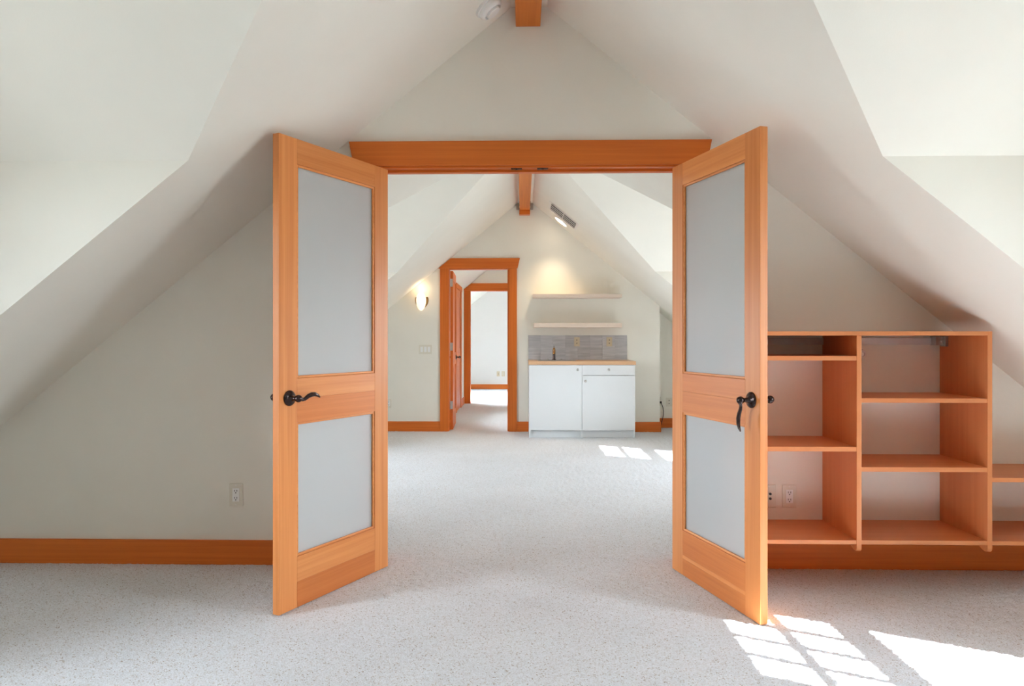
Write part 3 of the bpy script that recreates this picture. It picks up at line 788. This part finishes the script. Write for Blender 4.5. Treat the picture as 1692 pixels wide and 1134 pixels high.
wm.box(CX0 - 0.006, sx0, wy0, wy1, 0.857, 0.898).box(sx1, CX1 + 0.006, wy0, wy1, 0.857, 0.898)
wm.box(sx0, sx1, wy0, sy0, 0.857, 0.898).box(sx0, sx1, sy1, wy1, 0.857, 0.898)
wm.build('board', 'birchX', t)
t = thing('kitchen_sink', 'small steel drop-in sink set into the birch worktop', 'sink', (0, 0, 0))
s = MB()
s.box(sx0 - 0.015, sx0 + 0.02, sy0 - 0.015, sy1 + 0.015, 0.8975, 0.902).box(sx1 - 0.02, sx1 + 0.015, sy0 - 0.015, sy1 + 0.015, 0.8975, 0.902)
s.box(sx0, sx1, sy0 - 0.015, sy0 + 0.02, 0.8975, 0.902).box(sx0, sx1, sy1 - 0.06, sy1 + 0.015, 0.8975, 0.902)
s.build('rim', 'steel', t)
s = MB()
a, b_, c_, d_ = sx0 + 0.018, sx1 - 0.018, sy0 + 0.018, sy1 - 0.058
s.add([(a, c_, 0.9), (b_, c_, 0.9), (b_, d_, 0.9), (a, d_, 0.9), (a + 0.03, c_ + 0.03, 0.76), (b_ - 0.03, c_ + 0.03, 0.76), (b_ - 0.03, d_ - 0.03, 0.76), (a + 0.03, d_ - 0.03, 0.76)],
      [(0, 1, 5, 4), (1, 2, 6, 5), (2, 3, 7, 6), (3, 0, 4, 7), (4, 5, 6, 7)])
s.build('bowl', 'steel', t, fix=False)
MB().lathe([(0.03, 0), (0.03, 0.003), (0.02, 0.003)], ((a + b_) / 2, (c_ + d_) / 2, 0.76), (0, 0, 1), 18).build('drain', 'bronze', t)
t = thing('faucet', 'short dark and brass-toned faucet standing behind the sink', 'faucet', (0.388, 8.83, 0.902))
MB().lathe([(0.026, 0), (0.026, 0.006), (0.017, 0.010), (0.016, 0.07)], (0, 0, 0), (0, 0, 1), 20).build('base', 'bronze', t, smooth=True)
MB().lathe([(0.017, 0.07), (0.0175, 0.12), (0.012, 0.145), (0.002, 0.15)], (0, 0, 0), (0, 0, 1), 20).tube([(0, -0.01, 0.10), (0, -0.06, 0.118), (0, -0.11, 0.112), (0, -0.125, 0.09)], [0.011, 0.010, 0.0095, 0.009], 12).build('spout', 'brass', t, smooth=True)
MB().tube([(0, 0, 0.145), (0, 0.004, 0.158), (0, -0.03, 0.172)], [0.006, 0.005, 0.004], 10).build('handle', 'steel', t, smooth=True)
for dx in (-0.075, 0.085):
    o = MB().lathe([(0.018, 0), (0.018, 0.006), (0.012, 0.009), (0.011, 0.011)], (0.388 + dx, 8.83, 0.902), (0, 0, 1), 16).build('sink_hole_cover', 'steel', None, smooth=True)
    tag(o, 'small round steel sink hole cover between the faucet and the %s' % ('worktop end by the doorway' if dx < 0 else 'drawer cabinet'), 'cap', 'hole covers flanking the faucet')

# tiles
t = thing('backsplash', 'grey striated tile backsplash above the birch worktop', 'backsplash', (0, 0, 0))
BX0, BX1, BZ0, BZ1 = 0.076, 1.303, 0.898, 1.204
MB().box(BX0, BX1, Y_KIT - 0.006, Y_KIT, BZ0, BZ1).build('grout_bed', 'grout', t)
tw, th = (BX1 - BX0) / 8, (BZ1 - BZ0) / 2
tm = None
for j in range(2):
    for i in range(8):
        x, z = BX0 + i * tw, BZ0 + j * th
        o = MB().box(0.0004, tw - 0.0004, 0, 0.010, 0.0004, th - 0.0004).build('tile', 'tile', t, bevel=0.0007) if tm is None else tm.copy()
        if tm is None: tm = o
        else: COL.objects.link(o)
        o.location = (x, Y_KIT - 0.012 + random.uniform(-0.0006, 0.0006), z)

# floating shelves
for lab, xa, xb, za, zb in (('pale wooden floating shelf directly above the grey tiles', 0.140, 1.208, 1.297, 1.351),
                            ('pale wooden floating shelf nearest the sloping ceiling above the kitchenette', 0.126, 1.208, 1.660, 1.704)):
    t = thing('floating_shelf', lab, 'shelf', (0, 0, 0))
    MB().box(xa, xb, 8.75, Y_KIT, za, zb).build('board', 'paleX', t, bevel=0.002)

# ------------------------------------------------------------------ wall sconce
t = thing('wall_sconce', 'lit opal egg-shaped wall sconce with bronze side leaves', 'wall lamp', (-1.259, Y_KIT, 1.625))
MB().lathe([(0.055, 0), (0.055, 0.01), (0.045, 0.018), (0.02, 0.022)], (0, 0, 0.0), (0, -1, 0), 28).build('back_plate', 'brass', t, smooth=True)
# bronze dish: half bowl open to the top
dish = MB(); nu, nv = 16, 10; vs_, fs = [], []
for i in range(nu + 1):
    a = math.pi * i / nu
    for j in range(nv + 1):
        p = math.pi * (j / nv) * 0.62 - math.pi * 0.5
        vs_.append((-0.084 * math.cos(a) * math.cos(p), -0.075 * math.sin(a) * math.cos(p) * 0.45, 0.02 + 0.105 * math.sin(p) ))
for i in range(nu):
    for j in range(nv):
        q = i * (nv + 1) + j; fs.append((q, q + 1, q + nv + 2, q + nv + 1))
dish.add(vs_, fs)
dish.build('side_leaf', 'brass', t, smooth=True, fix=False)
egg = [(0.001, -0.115)]
for k in range(1, 14):
    a = -math.pi / 2 + math.pi * k / 14
    r = 0.062 * math.cos(a) * (1 + 0.10 * math.sin(a)); egg.append((r, 0.115 * math.sin(a)))
egg.append((0.001, 0.115))
MB().lathe(egg, (0, -0.068, 0.0), (0, 0, 1), 24).build('glass_shade', 'bulb_glass', t, smooth=True)
ld = bpy.data.lights.new('sconce_light', 'POINT'); ld.energy = 0.22; ld.color = (1.0, 0.72, 0.42); ld.shadow_soft_size = 0.04
lo = bpy.data.objects.new('sconce_light', ld); COL.objects.link(lo); lo.parent = t; lo.location = (0, -0.075, 0.165)

# ------------------------------------------------------------------ things set in the right roof slope of the far room
def slope_frame(x, y, side):
    """empty whose local z points into the room along the slope normal, x down-slope, y along house"""
    zl = Vector((-side * PITCH, 0, -1)).normalized()
    xl = Vector((side, 0, -PITCH)).normalized()
    yl = zl.cross(xl)
    return Matrix(((xl.x, yl.x, zl.x, x), (xl.y, yl.y, zl.y, y), (xl.z, yl.z, zl.z, top(x)), (0, 0, 0, 1)))
t = thing('air_vent', 'white rectangular air grille set in the sloping ceiling by the beam', 'vent')
t.matrix_world = slope_frame(0.470, 8.285, 1)
L2, W2 = 0.215, 0.235
a_, b_2, h_ = 0.1955, 0.2155, -0.16
MB().face((-a_, -b_2, h_), (a_, -b_2, h_), (a_, b_2, h_), (-a_, b_2, h_)).face((-a_, -b_2, h_), (-a_, -b_2, 0), (a_, -b_2, 0), (a_, -b_2, h_)).face((-a_, b_2, h_), (a_, b_2, h_), (a_, b_2, 0), (-a_, b_2, 0)).face((-a_, -b_2, h_), (-a_, b_2, h_), (-a_, b_2, 0), (-a_, -b_2, 0)).face((a_, -b_2, h_), (a_, -b_2, 0), (a_, b_2, 0), (a_, b_2, h_)).build('duct', 'duct', t, fix=False)
f = MB(); e = 0.035
f.box(-L2, -L2 + e, -W2, W2, 0, 0.004).box(L2 - e, L2, -W2, W2, 0, 0.004).box(-L2 + e, L2 - e, -W2, -W2 + e, 0, 0.004).box(-L2 + e, L2 - e, W2 - e, W2, 0, 0.004)
f.build('frame', 'white', t, bevel=0.001)
ns = 4
for k in range(ns):
    yy = -W2 + e + (2 * W2 - 2 * e) * (k + 0.5) / ns
    MB().prism([(yy - 0.018, 0.0008), (yy - 0.018, 0.0018), (yy + 0.018, 0.0018), (yy + 0.018, 0.0008)], 'X', -L2 + e, L2 - e).build('slat', 'white', t)
MB().box(-0.004, 0.004, -W2 + e, W2 - e, 0.0008, 0.0030).build('mullion', 'white', t)
t = thing('recessed_light', 'glowing round recessed downlight in the slope beside the grille', 'ceiling light')
t.matrix_world = slope_frame(0.467, 8.70, 1)
MB().lathe([(0.105, -0.002), (0.105, 0.004), (0.088, 0.008), (0.086, 0.0), (0.086, -0.002)], (0, 0, 0), (0, 0, 1), 32).build('trim_ring', 'white', t, smooth=True)
MB().lathe([(0.088, 0.0), (0.086, 0.003), (0.001, 0.004)], (0, 0, 0), (0, 0, 1), 32).build('lens', 'downlight', t)
ld = bpy.data.lights.new('downlight_beam', 'SPOT'); ld.energy = 16.0; ld.color = (1.0, 0.80, 0.52); ld.spot_size = R(84); ld.spot_blend = 0.9; ld.shadow_soft_size = 0.06
lo = bpy.data.objects.new('downlight_beam', ld); COL.objects.link(lo)
lo.location = (0.44, 8.70, 2.52); lo.rotation_euler = Vector((-0.12, 0.0, -1)).to_track_quat('-Z', 'Y').to_euler()

# smoke detector on the left slope of the front room
t = thing('smoke_detector', 'round white smoke detector on the slope beside the front ridge beam', 'smoke detector')
t.matrix_world = slope_frame(-0.168, 3.45, -1)
MB().lathe([(0.070, -0.002), (0.070, 0.012), (0.066, 0.014), (0.058, 0.014)], (0, 0, 0), (0, 0, 1), 36).build('base_ring', 'plug_white', t, smooth=True)
bd = MB().lathe([(0.056, 0.012), (0.062, 0.016), (0.062, 0.030), (0.056, 0.040), (0.046, 0.044), (0.044, 0.020), (0.036, 0.020)], (0, 0, 0), (0, 0, 1), 36).build('body', 'plug_white', t, smooth=True)
MB().lathe([(0.037, 0.018), (0.037, 0.048), (0.034, 0.052), (0.001, 0.054)], (0, 0, 0), (0, 0, 1), 36).build('sensor_cap', 'plug_white', t, smooth=True)
